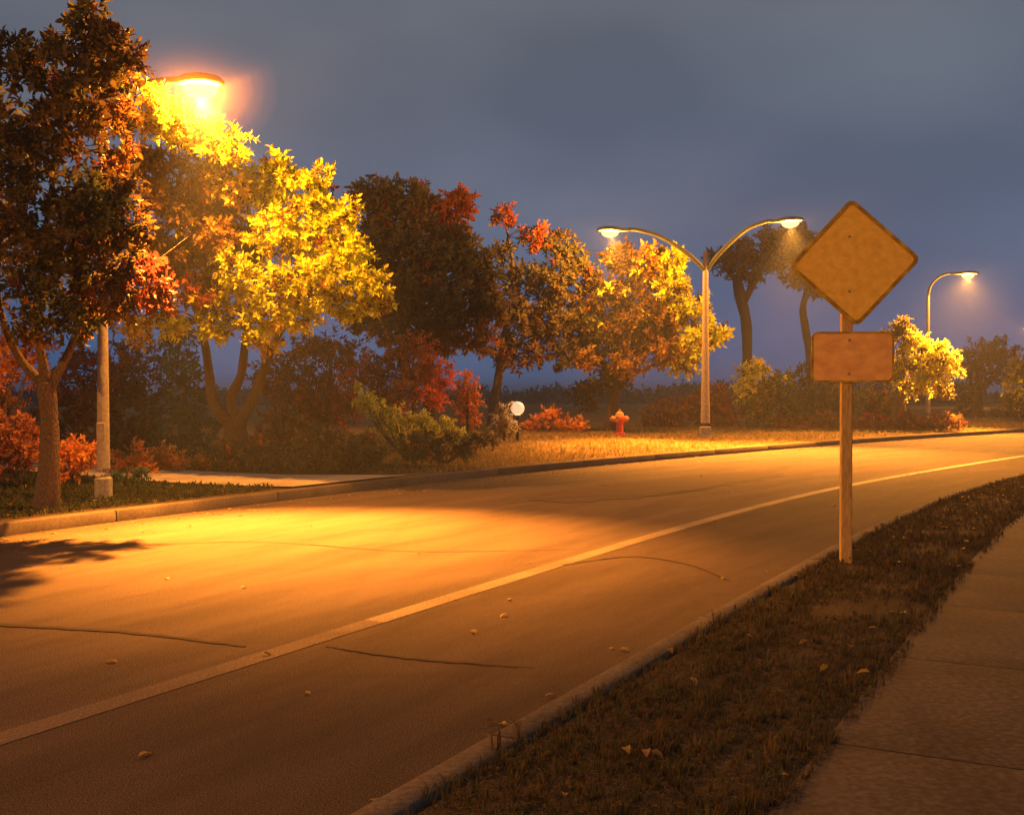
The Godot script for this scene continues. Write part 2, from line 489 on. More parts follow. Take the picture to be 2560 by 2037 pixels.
# heads are [arm points in metres from the pole's foot, aim on the ground from the pole's foot]
func street_lamp(label: String, at: Vector3, pole_top: float, foot: float, heads: Array, power: float, throw := 4.6, big := 0.82) -> void:
	var o := thing("street_lamp", label, "street lamp", at, 0.0, "sodium street lamps along the curving road")
	var st := begin()
	slab(st, rounded(foot * 3.0, foot * 3.0, 0.02), -0.1, 0.035, 0.008, Basis(Vector3.RIGHT, PI / 2 * -1))
	part("base_plate", done(st), M.steel, o)
	st = begin()
	slab(st, rounded(foot * 2.05, foot * 2.05, 0.03), 0.035, 0.3, 0.02, Basis(Vector3.RIGHT, -PI / 2))
	part("plinth", done(st), M.steel, o)
	for q in 4:
		st = begin()
		lathe(st, [Vector2(0.0, 0.075), Vector2(0.016, 0.075), Vector2(0.02, 0.06), Vector2(0.02, 0.03)], 6, Vector3(foot * 1.25 * (1 if q % 2 else -1), 0, foot * 1.25 * (1 if q > 1 else -1)))
		part("anchor_bolt", st.commit(), M.green_steel, o)
	st = begin()
	tube(st, [Vector3(0, 0.4, 0), Vector3(0, 1.4, 0), Vector3(0, pole_top * 0.6, 0), Vector3(0, pole_top - 0.05, 0), Vector3(0, pole_top, 0)], [foot * 0.92, foot * 0.8, foot * 0.62, foot * 0.5, foot * 0.36], 14)
	part("pole", st.commit(), M.steel, o)
	st = begin()
	box(st, Vector3(0, 0.85, foot * 0.86), Vector3(0.1, 0.2, 0.03))
	part("hand_hole_cover", done(st), M.steel, o)
	for h in heads:
		var pts: Array = h[0]
		var c := curve(pts, 8)
		st = begin()
		tube(st, c, taper(c.size(), foot * 0.46, foot * 0.34), 10)
		part("arm", st.commit(), M.green_steel, o)
		var end: Vector3 = pts[-1]
		var dir: Vector3 = (end - pts[-2])
		dir = Vector3(dir.x, dir.y * 0.4, dir.z).normalized()
		var across := dir.cross(Vector3.UP).normalized()
		var up := across.cross(dir)
		# cobra head housing: sections along its length, rounded above and flat below
		st = begin()
		var secs := [[-0.1, 0.045, 0.04, 0.04], [0.06, 0.075, 0.055, 0.05], [0.16, 0.13, 0.085, 0.05], [0.34, 0.175, 0.105, 0.045], [0.52, 0.17, 0.095, 0.04], [0.66, 0.12, 0.06, 0.03], [0.72, 0.04, 0.015, 0.012]]
		var rings := []
		for s in secs:
			var ring := []
			for k in 14:
				var a := TAU * k / 14
				ring.append(end + dir * s[0] * big + across * cos(a) * s[1] * (big + 0.18) + up * sin(a) * (s[2] if sin(a) > 0 else s[3]))
			rings.append(ring)
		for i in rings.size() - 1:
			for k in 14:
				quad(st, rings[i][k], rings[i][(k + 1) % 14], rings[i + 1][(k + 1) % 14], rings[i + 1][k])
		for k in 14: tri(st, rings[-1][0], rings[-1][k], rings[-1][(k + 1) % 14])
		var head := part("lamp_head", done(st, true), M.green_steel, o)
		# the glass bowl hangs below the housing
		st = begin()
		var bowl := end + dir * 0.38 * big - up * 0.065
		var n := 10
		for i in n:
			for k in 20:
				var q := []
				for e in [[i, k], [i, k + 1], [i + 1, k + 1], [i + 1, k]]:
					var th: float = PI * e[0] / n
					var ph: float = TAU * e[1] / 20
					q.append(bowl + dir * cos(th) * minf(0.256 * big, 0.243) + across * sin(th) * cos(ph) * 0.15 * (big + 0.18) + up * sin(th) * sin(ph) * (0.02 if sin(ph) > 0 else 0.15))
				quad(st, q[0], q[1], q[2], q[3])
		part("lens", done(st, true), M.lens, head)
		# the drop glass spreads light all round below the housing, and its prisms throw more across the road
		var at_lamp := bowl - up * 0.09
		var glow := OmniLight3D.new()
		glow.name = numbered("lamp_glow", o)
		glow.light_color = LAMP.linear_to_srgb()
		glow.light_energy = power * 0.335
		glow.light_size = 0.06
		glow.omni_range = 60.0
		glow.omni_attenuation = 2.0
		glow.shadow_enabled = true
		o.add_child(glow)
		glow.position = at_lamp
		var lamp := SpotLight3D.new()
		lamp.name = numbered("lamp_throw", o)
		lamp.light_color = LAMP.linear_to_srgb()
		lamp.light_energy = power * throw
		lamp.light_size = 0.06
		lamp.spot_range = 60.0
		lamp.spot_attenuation = 2.0
		lamp.spot_angle = 34.5
		lamp.spot_angle_attenuation = 1.0
		lamp.shadow_enabled = true
		o.add_child(lamp)
		lamp.look_at_from_position(at + at_lamp, at + h[1], Vector3(0, 0, 1))

func hydrant(at: Vector3) -> void:
	var o := thing("fire_hydrant", "small red fire hydrant with pale orange bonnet beside the twin lamp post", "fire hydrant", at, 0.25)
	var st := begin()
	lathe(st, [Vector2(0.17, -0.1), Vector2(0.17, 0.05), Vector2(0.16, 0.065), Vector2(0.12, 0.07), Vector2(0.105, 0.1), Vector2(0.1, 0.38)], 20)
	part("barrel", st.commit(), M.red_iron, o)
	st = begin()
	lathe(st, [Vector2(0.1, 0.38), Vector2(0.15, 0.385), Vector2(0.155, 0.4), Vector2(0.155, 0.425), Vector2(0.14, 0.43), Vector2(0.135, 0.52), Vector2(0.15, 0.525), Vector2(0.15, 0.55), Vector2(0.125, 0.56)], 20)
	part("upper_barrel", st.commit(), M.yellow_iron, o)
	st = begin()
	lathe(st, [Vector2(0.125, 0.56), Vector2(0.12, 0.6), Vector2(0.1, 0.645), Vector2(0.065, 0.675), Vector2(0.035, 0.685), Vector2(0.034, 0.74), Vector2(0.0, 0.745)], 20)
	part("bonnet", st.commit(), M.yellow_iron, o)
	for s in [-1, 1]:
		st = begin()
		lathe(st, [Vector2(0.06, 0.08), Vector2(0.062, 0.17), Vector2(0.078, 0.175), Vector2(0.08, 0.235), Vector2(0.06, 0.25), Vector2(0.025, 0.255), Vector2(0.024, 0.29), Vector2(0.0, 0.292)], 16, Vector3(0, 0.475, 0), Basis(Vector3.FORWARD, PI / 2 * s))
		part("side_nozzle", st.commit(), M.yellow_iron, o)
	st = begin()
	lathe(st, [Vector2(0.08, 0.08), Vector2(0.082, 0.16), Vector2(0.1, 0.165), Vector2(0.1, 0.22), Vector2(0.07, 0.235), Vector2(0.028, 0.24), Vector2(0.026, 0.27), Vector2(0.0, 0.272)], 16, Vector3(0, 0.45, 0), Basis(Vector3.RIGHT, PI / 2))
	part("front_nozzle", st.commit(), M.red_iron, o)
	for k in 6:
		st = begin()
		var a := TAU * k / 6
		lathe(st, [Vector2(0.0, 0.09), Vector2(0.013, 0.09), Vector2(0.013, 0.06)], 6, Vector3(cos(a) * 0.143, 0, sin(a) * 0.143))
		part("bolt", st.commit(), M.red_iron, o)

func road_sign(at: Vector3) -> void:
	var o := thing("road_sign", "blank amber diamond road sign above a rectangular plaque on a post", "road sign", at, deg_to_rad(-7.0))
	var st := begin()
	slab(st, rounded(0.085, 0.085, 0.008, 0.0, 2), -0.3, 2.28, 0.004, Basis(Vector3.RIGHT, -PI / 2), Vector3(-0.02, 0, -0.06))
	part("post", done(st), M.wood, o)
	var tilt := deg_to_rad(45.0 + 2.6)
	st = begin()
	slab(st, rounded(0.70, 0.70, 0.055, tilt, 6), -0.006, 0.006, 0.002, Basis.IDENTITY, Vector3(0.025, 2.31, 0))
	part("diamond_panel", done(st), M.sign, o)
	part("rim", frame(rounded(0.705, 0.705, 0.057, tilt, 6), rounded(0.645, 0.645, 0.035, tilt, 6), Vector3(0.025, 2.31, 0.0), 0.011), M.sign_edge, o)
	st = begin()
	slab(st, rounded(0.615, 0.385, 0.05, 0.0, 5), -0.005, 0.005, 0.002, Basis.IDENTITY, Vector3(0.015, 1.585, 0))
	part("plaque", done(st), M.plaque, o)
	part("plaque_rim", frame(rounded(0.62, 0.39, 0.052, 0.0, 5), rounded(0.59, 0.36, 0.037, 0.0, 5), Vector3(0.015, 1.585, 0.0), 0.008), M.sign_edge, o)
	for y in [2.31 + 0.2, 2.31 - 0.22, 1.585 + 0.13, 1.585 - 0.13]:
		st = begin()
		lathe(st, [Vector2(0.0, 0.013), Vector2(0.008, 0.013), Vector2(0.011, 0.009), Vector2(0.011, 0.003)], 8, Vector3(-0.012, y, 0), Basis(Vector3.RIGHT, PI / 2))
		part("bolt", st.commit(), M.steel, o)
	for y in [2.12, 2.47, 1.68, 1.49]:
		st = begin()
		box(st, Vector3(-0.02, y, -0.013), Vector3(0.16, 0.035, 0.012), 0.003)
		part("bracket", done(st), M.steel, o)

func frame(outer: PackedVector2Array, inner: PackedVector2Array, off: Vector3, depth: float) -> ArrayMesh:
	var st := begin()
	st.set_smooth_group(-1)
	var n := outer.size()
	for k in n:
		var a := outer[k]
		var b := outer[(k + 1) % n]
		var c := inner[(k + 1) % n]
		var d := inner[k]
		var z := func(p: Vector2, t: float) -> Vector3: return off + Vector3(p.x, p.y, t)
		quad(st, z.call(a, depth), z.call(d, depth), z.call(c, depth), z.call(b, depth))
		quad(st, z.call(d, depth), z.call(d, 0.003), z.call(c, 0.003), z.call(c, depth))
		quad(st, z.call(a, -0.009), z.call(a, depth), z.call(b, depth), z.call(b, -0.009))
		quad(st, z.call(a, -0.009), z.call(b, -0.009), z.call(c, -0.009), z.call(d, -0.009))
	return done(st)

func globe_light(at: Vector3) -> void:
	var o := thing("globe_light", "small pale round globe light on a short post beside the leaning trunk", "garden light", at)
	var st := begin()
	tube(st, [Vector3(0, -0.1, 0), Vector3(0, 0.66, 0)], [0.04, 0.035], 10)
	part("post", st.commit(), M.dark_bark, o)
	st = begin()
	lathe(st, [Vector2(0.035, 0.6), Vector2(0.09, 0.64), Vector2(0.1, 0.66), Vector2(0.0, 0.67)], 16)
	part("collar", st.commit(), M.green_steel, o)
	var s := SphereMesh.new()
	s.radius = 0.17; s.height = 0.34
	var g := part("globe", s, M.globe, o)
	g.position.y = 0.83
	var lamp := OmniLight3D.new()
	lamp.name = "globe_glow"
	lamp.light_color = lin(1.0, 0.6, 0.3)
	lamp.light_energy = 1.3
	lamp.light_size = 0.1
	lamp.omni_range = 12.0
	lamp.omni_attenuation = 2.0
	lamp.shadow_enabled = true
	o.add_child(lamp)
	lamp.position.y = 0.85

# ---------------------------------------------------------------- the scene

func _ready() -> void:
	R.seed = 11
	var cam := Camera3D.new()
	cam.name = "camera"
	cam.fov = 40.0
	cam.near = 0.05
	cam.far = 2500.0
	cam.position = Vector3(0, 1.42, 0)
	cam.rotation_degrees = Vector3(-0.68, 0, 0)
	add_child(cam)
	cam.current = true

	var env := Environment.new()
	env.background_mode = Environment.BG_SKY
	var sky := ProceduralSkyMaterial.new()
	sky.sky_top_color = lin(0.098, 0.115, 0.138)
	sky.sky_horizon_color = lin(0.016, 0.102, 0.275)
	sky.sky_curve = 0.11
	sky.ground_bottom_color = lin(0.03, 0.035, 0.05)
	sky.ground_horizon_color = lin(0.016, 0.102, 0.275)
	sky.ground_curve = 0.03
	sky.sky_cover = clouds()
	sky.sky_cover_modulate = Color(1, 1, 1, 1)
	env.sky = Sky.new()
	env.sky.sky_material = sky
	env.background_energy_multiplier = 1.0
	env.ambient_light_source = Environment.AMBIENT_SOURCE_SKY
	env.tonemap_mode = Environment.TONE_MAPPER_LINEAR
	env.tonemap_exposure = 1.0
	env.fog_enabled = true
	env.fog_density = 0.0015
	env.fog_light_color = Color(0.80, 0.83, 0.92)
	env.volumetric_fog_enabled = true
	env.volumetric_fog_density = 0.0
	env.sdfgi_enabled = true
	env.ssao_enabled = true
	env.ssil_enabled = true
	var world := WorldEnvironment.new()
	world.name = "world"
	world.environment = env
	add_child(world)

	lay_line()
	make_materials()
	make_sprigs()
	build_ground()
	var power := 220.0
	street_lamp("nearest street lamp, half hidden in the trees at left", Vector3(-4.9, 0.13, -13.4), 4.7, 0.085, [[[Vector3(0, 4.5, 0), Vector3(0.12, 4.8, 0.0), Vector3(0.45, 4.98, 0.0), Vector3(0.75, 5.04, 0.0), Vector3(0.87, 5.03, 0.0)], Vector3(2.6, 0, 2.3)]], power)
	street_lamp("twin-armed street lamp with two lit heads in the middle distance", Vector3(5.53, height(5.53, 32.0), -32.0), 5.3, 0.145, [
		[[Vector3(0, 4.75, 0), Vector3(-0.5, 5.2, 0.1), Vector3(-1.3, 5.68, 0.2), Vector3(-2.0, 5.86, 0.35), Vector3(-2.35, 5.85, 0.4)], Vector3(-1.5, 0, 5.6)],
		[[Vector3(0, 4.75, 0), Vector3(0.45, 5.3, 0.1), Vector3(1.1, 5.88, 0.2), Vector3(1.6, 6.08, 0.35), Vector3(1.88, 6.1, 0.4)], Vector3(1.7, 0, 5.3)]], power, 4.6, 1.12)
	street_lamp("single street lamp rising above the yellow-green tree at right", Vector3(17.1, height(17.1, 46.0), -46.0), 5.35, 0.12, [[[Vector3(0, 5.2, 0), Vector3(0.08, 5.65, 0.1), Vector3(0.35, 5.98, 0.3), Vector3(0.7, 6.1, 0.5), Vector3(0.9, 6.08, 0.6)], Vector3(-2.6, 0, 9.6)]], power, 9.0, 1.2)
	street_lamp("farthest street lamp, its lit head cut by the right edge", Vector3(37.3, height(37.3, 79.0), -79.0), 5.4, 0.12, [[[Vector3(0, 5.2, 0), Vector3(-0.2, 5.6, 0.1), Vector3(-0.6, 5.75, 0.3), Vector3(-0.9, 5.72, 0.4)], Vector3(-1.0, 0, 6.0)]], power)
	street_lamp("added street lamp continuing the row unseen behind the camera, to light the sign face", Vector3(-13.4, 0.14, 4.0), 4.7, 0.1, [[[Vector3(0, 4.5, 0), Vector3(0.12, 4.8, 0.0), Vector3(0.45, 4.98, 0.0), Vector3(0.75, 5.04, 0.0), Vector3(0.87, 5.03, 0.0)], Vector3(3.4, 0, 2.7)]], power * 3.2, 1.0)  # added out of view, stronger than the others, to brighten the sign face
	road_sign(Vector3(2.61, 0.122, -8.63))
	hydrant(Vector3(3.08, height(3.08, 32.0), -32.0))
	globe_light(Vector3(0.14, height(0.14, 28.0), -28.0))

	plant("dark_tree", "big dark brown-leafed tree with forked trunk beside the left lamp pole", "tree", "", Vector3(-5.13, 0.13, -12.3), [[0.33,4.47,1.6,0.27,0], [0.79,4.41,1.5,0.39,0], [1.2,4.6,1.3,0.35,1], [0.99,4.91,1.3,0.28,0], [0.37,3.58,1.5,0.46,0], [0.79,3.93,1.4,0.42,1], [0.52,2.92,1.3,0.51,0], [0.95,3.17,1.2,0.4,2], [0.45,2.4,0.9,0.48,2], [0.98,2.69,0.9,0.39,0], [0.9,2.31,0.6,0.35,1], [1.23,2.49,0.5,0.3,3], [0.53,2.04,0.5,0.25,2], [0.08,1.98,0.6,0.22,1], [-0.46,3.97,1.2,0.71,0], [-0.66,2.79,0.9,0.73,0], [-0.77,2.14,0.5,0.45,1], [0.88,3.86,0.2,0.2,4], [0.85,4.34,0.2,0.22,4], [0.74,4.65,0.3,0.25,2], [0.88,4.74,-0.1,0.16,4], [1.26,3.02,1,0.24,1], [1.2,3.37,0.9,0.19,1]], [[[-0.02,-0.04,0,0.136],[0.01,0.51,0,0.110],[0.03,1.03,0,0.099],[0.02,1.42,0,0.099]], [[0.02,1.37,0,0.068],[-0.23,1.6,0,0.047],[-0.33,1.96,0.2,0.036],[-0.29,2.44,0.5,0.025],[-0.04,3.13,0.9,0.019]], [[0.02,1.37,0,0.068],[-0.01,1.76,0.1,0.047],[-0.03,2.01,0.2,0.041],[0.2,2.63,0.6,0.030],[0.49,3.35,1,0.024],[0.76,4.16,1.2,0.019]], [[0.02,1.37,0,0.063],[0.19,1.68,-0.05,0.047],[0.38,2.02,0,0.042],[0.66,2.46,0.3,0.031],[1.14,2.62,0.2,0.021],[1.59,3.01,0,0.016]]], "brown", 84, 0.24, "broad")
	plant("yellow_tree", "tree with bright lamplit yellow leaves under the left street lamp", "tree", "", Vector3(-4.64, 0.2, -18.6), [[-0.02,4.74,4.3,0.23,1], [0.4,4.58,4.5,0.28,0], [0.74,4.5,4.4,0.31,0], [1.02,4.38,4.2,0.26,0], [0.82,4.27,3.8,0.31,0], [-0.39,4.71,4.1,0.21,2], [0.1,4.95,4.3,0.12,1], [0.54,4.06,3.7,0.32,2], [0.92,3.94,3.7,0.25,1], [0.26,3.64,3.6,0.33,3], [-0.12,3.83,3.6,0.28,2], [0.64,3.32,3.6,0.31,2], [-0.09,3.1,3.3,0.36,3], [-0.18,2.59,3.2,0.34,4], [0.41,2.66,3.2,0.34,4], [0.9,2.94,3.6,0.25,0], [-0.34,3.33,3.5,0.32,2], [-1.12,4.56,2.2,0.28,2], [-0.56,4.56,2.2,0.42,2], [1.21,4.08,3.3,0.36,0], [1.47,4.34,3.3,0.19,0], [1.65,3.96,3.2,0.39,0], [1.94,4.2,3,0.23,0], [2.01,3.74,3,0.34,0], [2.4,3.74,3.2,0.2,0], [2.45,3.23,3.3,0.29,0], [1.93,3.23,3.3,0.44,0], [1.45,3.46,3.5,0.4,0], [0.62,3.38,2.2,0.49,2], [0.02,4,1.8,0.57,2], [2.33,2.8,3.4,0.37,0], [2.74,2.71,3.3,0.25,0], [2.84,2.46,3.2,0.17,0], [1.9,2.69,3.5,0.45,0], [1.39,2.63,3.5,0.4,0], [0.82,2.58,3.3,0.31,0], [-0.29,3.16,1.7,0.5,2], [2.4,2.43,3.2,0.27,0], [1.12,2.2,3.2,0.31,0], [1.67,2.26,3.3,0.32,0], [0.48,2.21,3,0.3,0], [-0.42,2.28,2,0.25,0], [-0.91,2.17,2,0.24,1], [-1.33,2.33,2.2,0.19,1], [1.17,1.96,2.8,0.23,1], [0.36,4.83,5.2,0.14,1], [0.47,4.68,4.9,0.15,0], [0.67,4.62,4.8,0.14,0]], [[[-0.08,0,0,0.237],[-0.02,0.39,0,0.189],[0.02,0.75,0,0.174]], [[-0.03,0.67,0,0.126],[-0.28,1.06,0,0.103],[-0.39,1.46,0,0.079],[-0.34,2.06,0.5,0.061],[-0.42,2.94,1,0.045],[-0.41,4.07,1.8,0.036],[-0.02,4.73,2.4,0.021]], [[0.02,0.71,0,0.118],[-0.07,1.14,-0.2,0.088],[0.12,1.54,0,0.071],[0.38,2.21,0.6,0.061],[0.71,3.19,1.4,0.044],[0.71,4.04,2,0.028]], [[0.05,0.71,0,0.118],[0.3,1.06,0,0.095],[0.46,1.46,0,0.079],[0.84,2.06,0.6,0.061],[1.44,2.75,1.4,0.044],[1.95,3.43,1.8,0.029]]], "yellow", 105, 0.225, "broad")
	plant("dark_tree", "tall olive-dark tree with rusty top leaves right of the yellow tree", "tree", "", Vector3(-1.96, 0.3, -26), [[-1.1,5.7,0,0.55,0], [-0.49,5.73,-0.5,0.54,0], [0,5.31,0,0.61,1], [0.63,5.36,0.4,0.43,3], [0.85,5.54,0.6,0.26,3], [-1.14,4.8,-0.3,0.67,0], [-0.33,4.54,0,0.83,0], [0.57,4.5,0.3,0.65,0], [1.23,4.04,0.5,0.52,0], [-1.17,3.83,-0.6,0.7,0], [-0.24,3.57,-0.2,0.83,0], [0.68,3.4,0.4,0.76,0], [1.44,3.18,0.5,0.56,1], [-1.54,3.05,-0.8,0.57,0], [-0.57,2.68,-0.2,0.67,0], [0.33,2.55,0,0.64,1], [1.11,2.54,0.3,0.5,2], [-1.61,5.73,-0.5,0.27,0]], [[[0.06,-0.05,0,0.176],[0,1.23,0,0.132],[-0.06,2.33,0,0.121],[-0.22,3.66,0,0.099],[-0.33,4.98,0,0.055]], [[-0.03,2.11,0,0.088],[0.55,3.11,0,0.066],[0.77,4.32,0,0.044],[0.66,5.31,0,0.022]], [[-0.06,2.55,0,0.088],[-0.77,3.44,0,0.066],[-1.1,4.76,0,0.044],[-1.21,5.53,0,0.022]]], "olive", 40, 0.42, "broad")
	plant("slender_tree", "thin open tree with leaning trunk and rusty tufts at the top", "tree", "", Vector3(-0.54, 0.38, -33.5), [[0.31,6.37,0,0.38,3], [1.21,5.8,0,0.45,3], [1.79,5.63,-0.3,0.49,0], [2.29,5.2,-0.3,0.49,0], [0.28,5.3,0,0.34,0], [0.93,4.47,-0.2,0.63,0], [1.78,4.31,0,0.8,0], [2.65,4.64,-0.4,0.63,0], [0.71,3.3,0.2,0.68,1], [1.56,3.17,0,0.78,1], [2.51,3.34,-0.4,0.72,0], [0.43,2.31,0.3,0.54,2], [1.27,2.31,0.2,0.48,2], [1.99,2.18,0,0.43,0]], [[[-0.09,-0.05,0,0.185],[0,0.61,0,0.142],[0.17,1.61,0,0.128],[0.31,2.6,0,0.114],[0.5,3.74,0,0.085],[0.57,4.88,0,0.057],[0.34,6.16,0,0.028]], [[0.21,1.75,0,0.085],[0.99,2.89,0,0.071],[1.71,4.02,0,0.057],[2.13,5.02,0,0.028]], [[0.28,2.32,0,0.071],[-0.28,3.03,0,0.043],[-0.43,3.74,0,0.028]]], "olive", 30, 0.42, "broad")
	plant("broad_tree", "round tree lit yellow on its right side behind the twin lamp post", "tree", "", Vector3(3.1, 0.38, -34.5), [[0.2,5.1,0.9,0.63,2], [1.02,4.93,1.2,0.62,1], [1.63,5.11,1.4,0.39,0], [1.62,4.26,1.5,0.53,0], [0.64,4.04,0.8,0.83,2], [-0.27,3.92,0.6,0.83,3], [1.62,3.39,1,0.65,1], [2.16,3.55,1.6,0.47,0], [2.3,2.65,1.6,0.61,0], [2.89,2.8,1.4,0.34,0], [3.14,2.88,1.2,0.2,0], [1.45,2.38,1.2,0.65,1], [0.49,2.89,0.9,0.86,2], [-0.55,2.7,0.5,0.81,3], [-1.12,2.34,0.4,0.49,2], [-0.88,2.07,1.2,0.31,1], [0.38,1.96,1.3,0.54,1], [1.98,1.95,1.4,0.42,0], [0.95,3.02,1.2,0.71,2], [0,1.48,0,0.53,3], [-0.72,1.04,-0.2,0.5,3]], [[[-0.03,-0.05,0,0.220],[0,0.75,0,0.176],[0.03,1.63,0,0.161],[0.15,2.94,0,0.132],[0.29,4.41,0,0.088]], [[0.01,1.48,0,0.117],[0.88,2.36,0,0.088],[1.67,3.49,0.6,0.058],[1.5,4.47,0.8,0.029]], [[0.01,1.63,0,0.117],[-0.59,2.65,0,0.073],[-0.44,3.82,0,0.044]], [[0.03,1.48,0,0.102],[1.25,1.91,0.5,0.058],[2.34,2.61,0.9,0.043]]], "amber", 32, 0.44, "broad")  # yellow tone on the right lobes paints the lamplit side
	plant("umbrella_tree", "far dark flat-topped tree on a thin bare trunk right of the twin lamp", "tree", "", Vector3(11.64, 0.45, -56), [[-1.26,7.74,0,0.71,0], [-0.43,7.38,0,0.81,0], [0.4,7.03,0,0.62,0], [0.99,7.92,-0.5,0.82,0], [1.83,7.8,-0.5,0.82,0], [2.67,7.92,-0.5,0.72,0], [3.11,8.8,-0.8,0.72,0], [2.26,8.92,-0.8,0.72,0], [1.35,8.88,-0.5,0.53,0], [-0.07,8.22,0,0.62,0]], [[[0.05,-0.05,0,0.309],[0.1,2.63,0,0.261],[0,4.53,0,0.261],[-0.19,5.96,0,0.285],[-0.36,6.91,0,0.214]], [[-0.14,5.48,0,0.190],[0.52,6.67,0,0.166],[1.24,7.86,0,0.119],[2.3,8.57,0,0.071]], [[-0.29,6.43,0,0.143],[-1.02,7.38,0,0.095]]], "olive", 14, 0.6, "broad")
	plant("umbrella_tree", "far dark tree with a thin bare trunk behind the diamond sign", "tree", "", Vector3(15.83, 0.45, -60), [[0,7.84,0,1.02,0], [1.02,8.35,0,1.12,0], [-0.76,7.08,0,0.51,0], [1.53,7.08,0,0.76,0], [0.25,6.57,0,0.56,0]], [[[0.15,-0.05,0,0.280],[0.1,2.75,0,0.204],[-0.03,4.53,0,0.229],[-0.15,5.81,0,0.178],[0.51,7.84,0,0.102]]], "olive", 14, 0.6, "broad")
	plant("green_tree", "low tree with lamplit yellow-green crown right of the rectangular sign", "tree", "", Vector3(14.68, 0.42, -42), [[-0.14,2.97,-0.2,0.68,1], [0.48,2.68,0.3,0.67,0], [1.07,2.41,0.6,0.67,0], [1.47,1.96,0.7,0.46,0], [0.27,1.71,0.4,0.81,0], [-0.44,1.9,-0.4,0.79,1], [0.85,1.53,0.5,0.67,0], [-0.73,2.63,-0.6,0.61,1], [0.03,3.51,-0.2,0.36,1], [1.33,1.18,0.4,0.35,1]], [[[0,-0.05,0,0.160],[-0.04,0.47,0,0.143],[-0.07,1.36,0,0.125],[0.05,2.6,0,0.089]], [[-0.05,1.18,0,0.089],[0.74,2.06,0.3,0.071],[1.24,2.41,0.4,0.035]], [[-0.05,1.18,0,0.089],[-0.66,2.07,0,0.053]]], "lime", 20, 0.46, "broad")
	plant("dark_tree", "dark rounded tree with a gap in its crown at the right edge", "tree", "", Vector3(23.69, 0.45, -56), [[-1.07,2.51,0,0.81,0], [-0.24,2.87,0,0.86,0], [0.84,3,-0.3,0.76,0], [-0.95,1.33,0,0.76,0], [-0.71,0.26,0,0.62,0], [1.32,1.93,-0.3,0.67,1], [1.2,0.01,-0.3,0.62,0], [0.12,1.92,0,0.52,0]], [[[-0.36,-0.05,0,0.238],[-0.4,0.97,0,0.190],[-0.24,2.4,0,0.119]], [[-0.4,0.73,0,0.143],[0.59,2.16,0,0.095]]], "olive", 14, 0.55, "broad")
	plant("olive_tree", "olive-yellow bushy tree cut by the right edge", "tree", "", Vector3(22.85, 0.45, -50), [[-0.11,2.24,0,0.68,1], [-0.11,1.29,0,0.72,0], [0.21,0.33,0,0.64,1], [0.74,1.82,0,0.93,1], [0.95,0.55,0,0.85,1], [-0.42,0.65,0,0.47,1]], [[[0.21,-0.05,0,0.191],[0.21,1.18,0,0.127]]], "lime", 16, 0.5, "broad")
	plant("red_shrub", "round red-orange shrub at the far left edge", "shrub", "", Vector3(-6.43, 0.14, -14.6), [[-0.06,0.69,0,0.32,0], [0.18,0.55,0.2,0.27,0], [-0.19,0.41,0,0.28,0], [0.12,0.82,0,0.19,0], [-0.43,0.66,0,0.37,0]], [], "rust", 70, 0.2, "broad")
	plant("orange_shrub", "orange shrub between the dark tree trunk and the lamp pole", "shrub", "", Vector3(-5.97, 0.14, -15.2), [[-0.11,0.44,0,0.25,0], [0.08,0.51,0,0.23,0], [-0.01,0.28,0,0.23,0], [0.21,0.41,0,0.19,0]], [], "orange", 70, 0.2, "broad")
	plant("orange_shrub", "tall orange shrub high at the left edge behind the dark tree", "shrub", "", Vector3(-7.97, 0.2, -17.5), [[-0.04,1.89,0,0.33,0], [-0.19,1.52,0,0.45,0], [0.07,1.59,0,0.25,0], [-0.26,1,0,0.52,0], [0.45,1.93,0,0.27,2], [0.48,1.59,0,0.22,2]], [], "orange", 50, 0.22, "broad")
	plant("orange_shrub", "low orange shrub just right of the lamp pole", "shrub", "", Vector3(-5.83, 0.2, -17), [[-0.11,0.17,0,0.22,0], [0.11,0.28,0,0.23,0], [0.22,0.1,0,0.2,0], [0,0.03,0,0.19,0]], [], "orange", 80, 0.18, "broad")
	plant("orange_shrub", "low wavy orange shrub in the middle of its row", "shrub", "", Vector3(-5.55, 0.2, -17.6), [[-0.04,0.21,0,0.21,0], [0.15,0.26,0,0.19,0], [0.07,0.03,0,0.21,0], [0.28,0.06,0,0.16,0]], [], "orange", 80, 0.18, "broad")
	plant("orange_shrub", "small rust-orange shrub at the right end of its row", "shrub", "", Vector3(-5.2, 0.2, -18.2), [[-0.08,0.02,0,0.17,0], [0.08,0.06,0,0.15,0], [0.19,-0.04,0,0.14,0]], [], "orange", 80, 0.18, "broad")
	plant("teal_shrub", "small dark teal plant at the foot of the lamp pole", "shrub", "", Vector3(-5.26, 0.14, -15.2), [[-0.11,0.12,0,0.14,0], [0.08,0.16,0,0.14,0], [0.25,0.18,0,0.12,0], [-0.21,0.04,0,0.13,0]], [], "teal", 90, 0.16, "blade")
	plant("brown_shrub", "tall brown-red shrub behind the lamp pole", "tall shrub", "", Vector3(-7.73, 0.3, -22), [[-0.19,1.49,0,0.65,0], [0.37,1.68,0,0.65,0], [-0.47,0.84,0,0.65,0], [0.19,0.75,0,0.75,0], [-0.19,0.09,0,0.56,0], [0.65,0.19,0,0.56,0], [-0.84,1.49,0,0.56,0], [-1.21,0.75,0,0.65,0], [-1.03,0,0,0.47,0]], [[[-0.09,-0.05,0,0.065],[-0.05,1.4,0,0.037]]], "maroon", 30, 0.3, "broad")
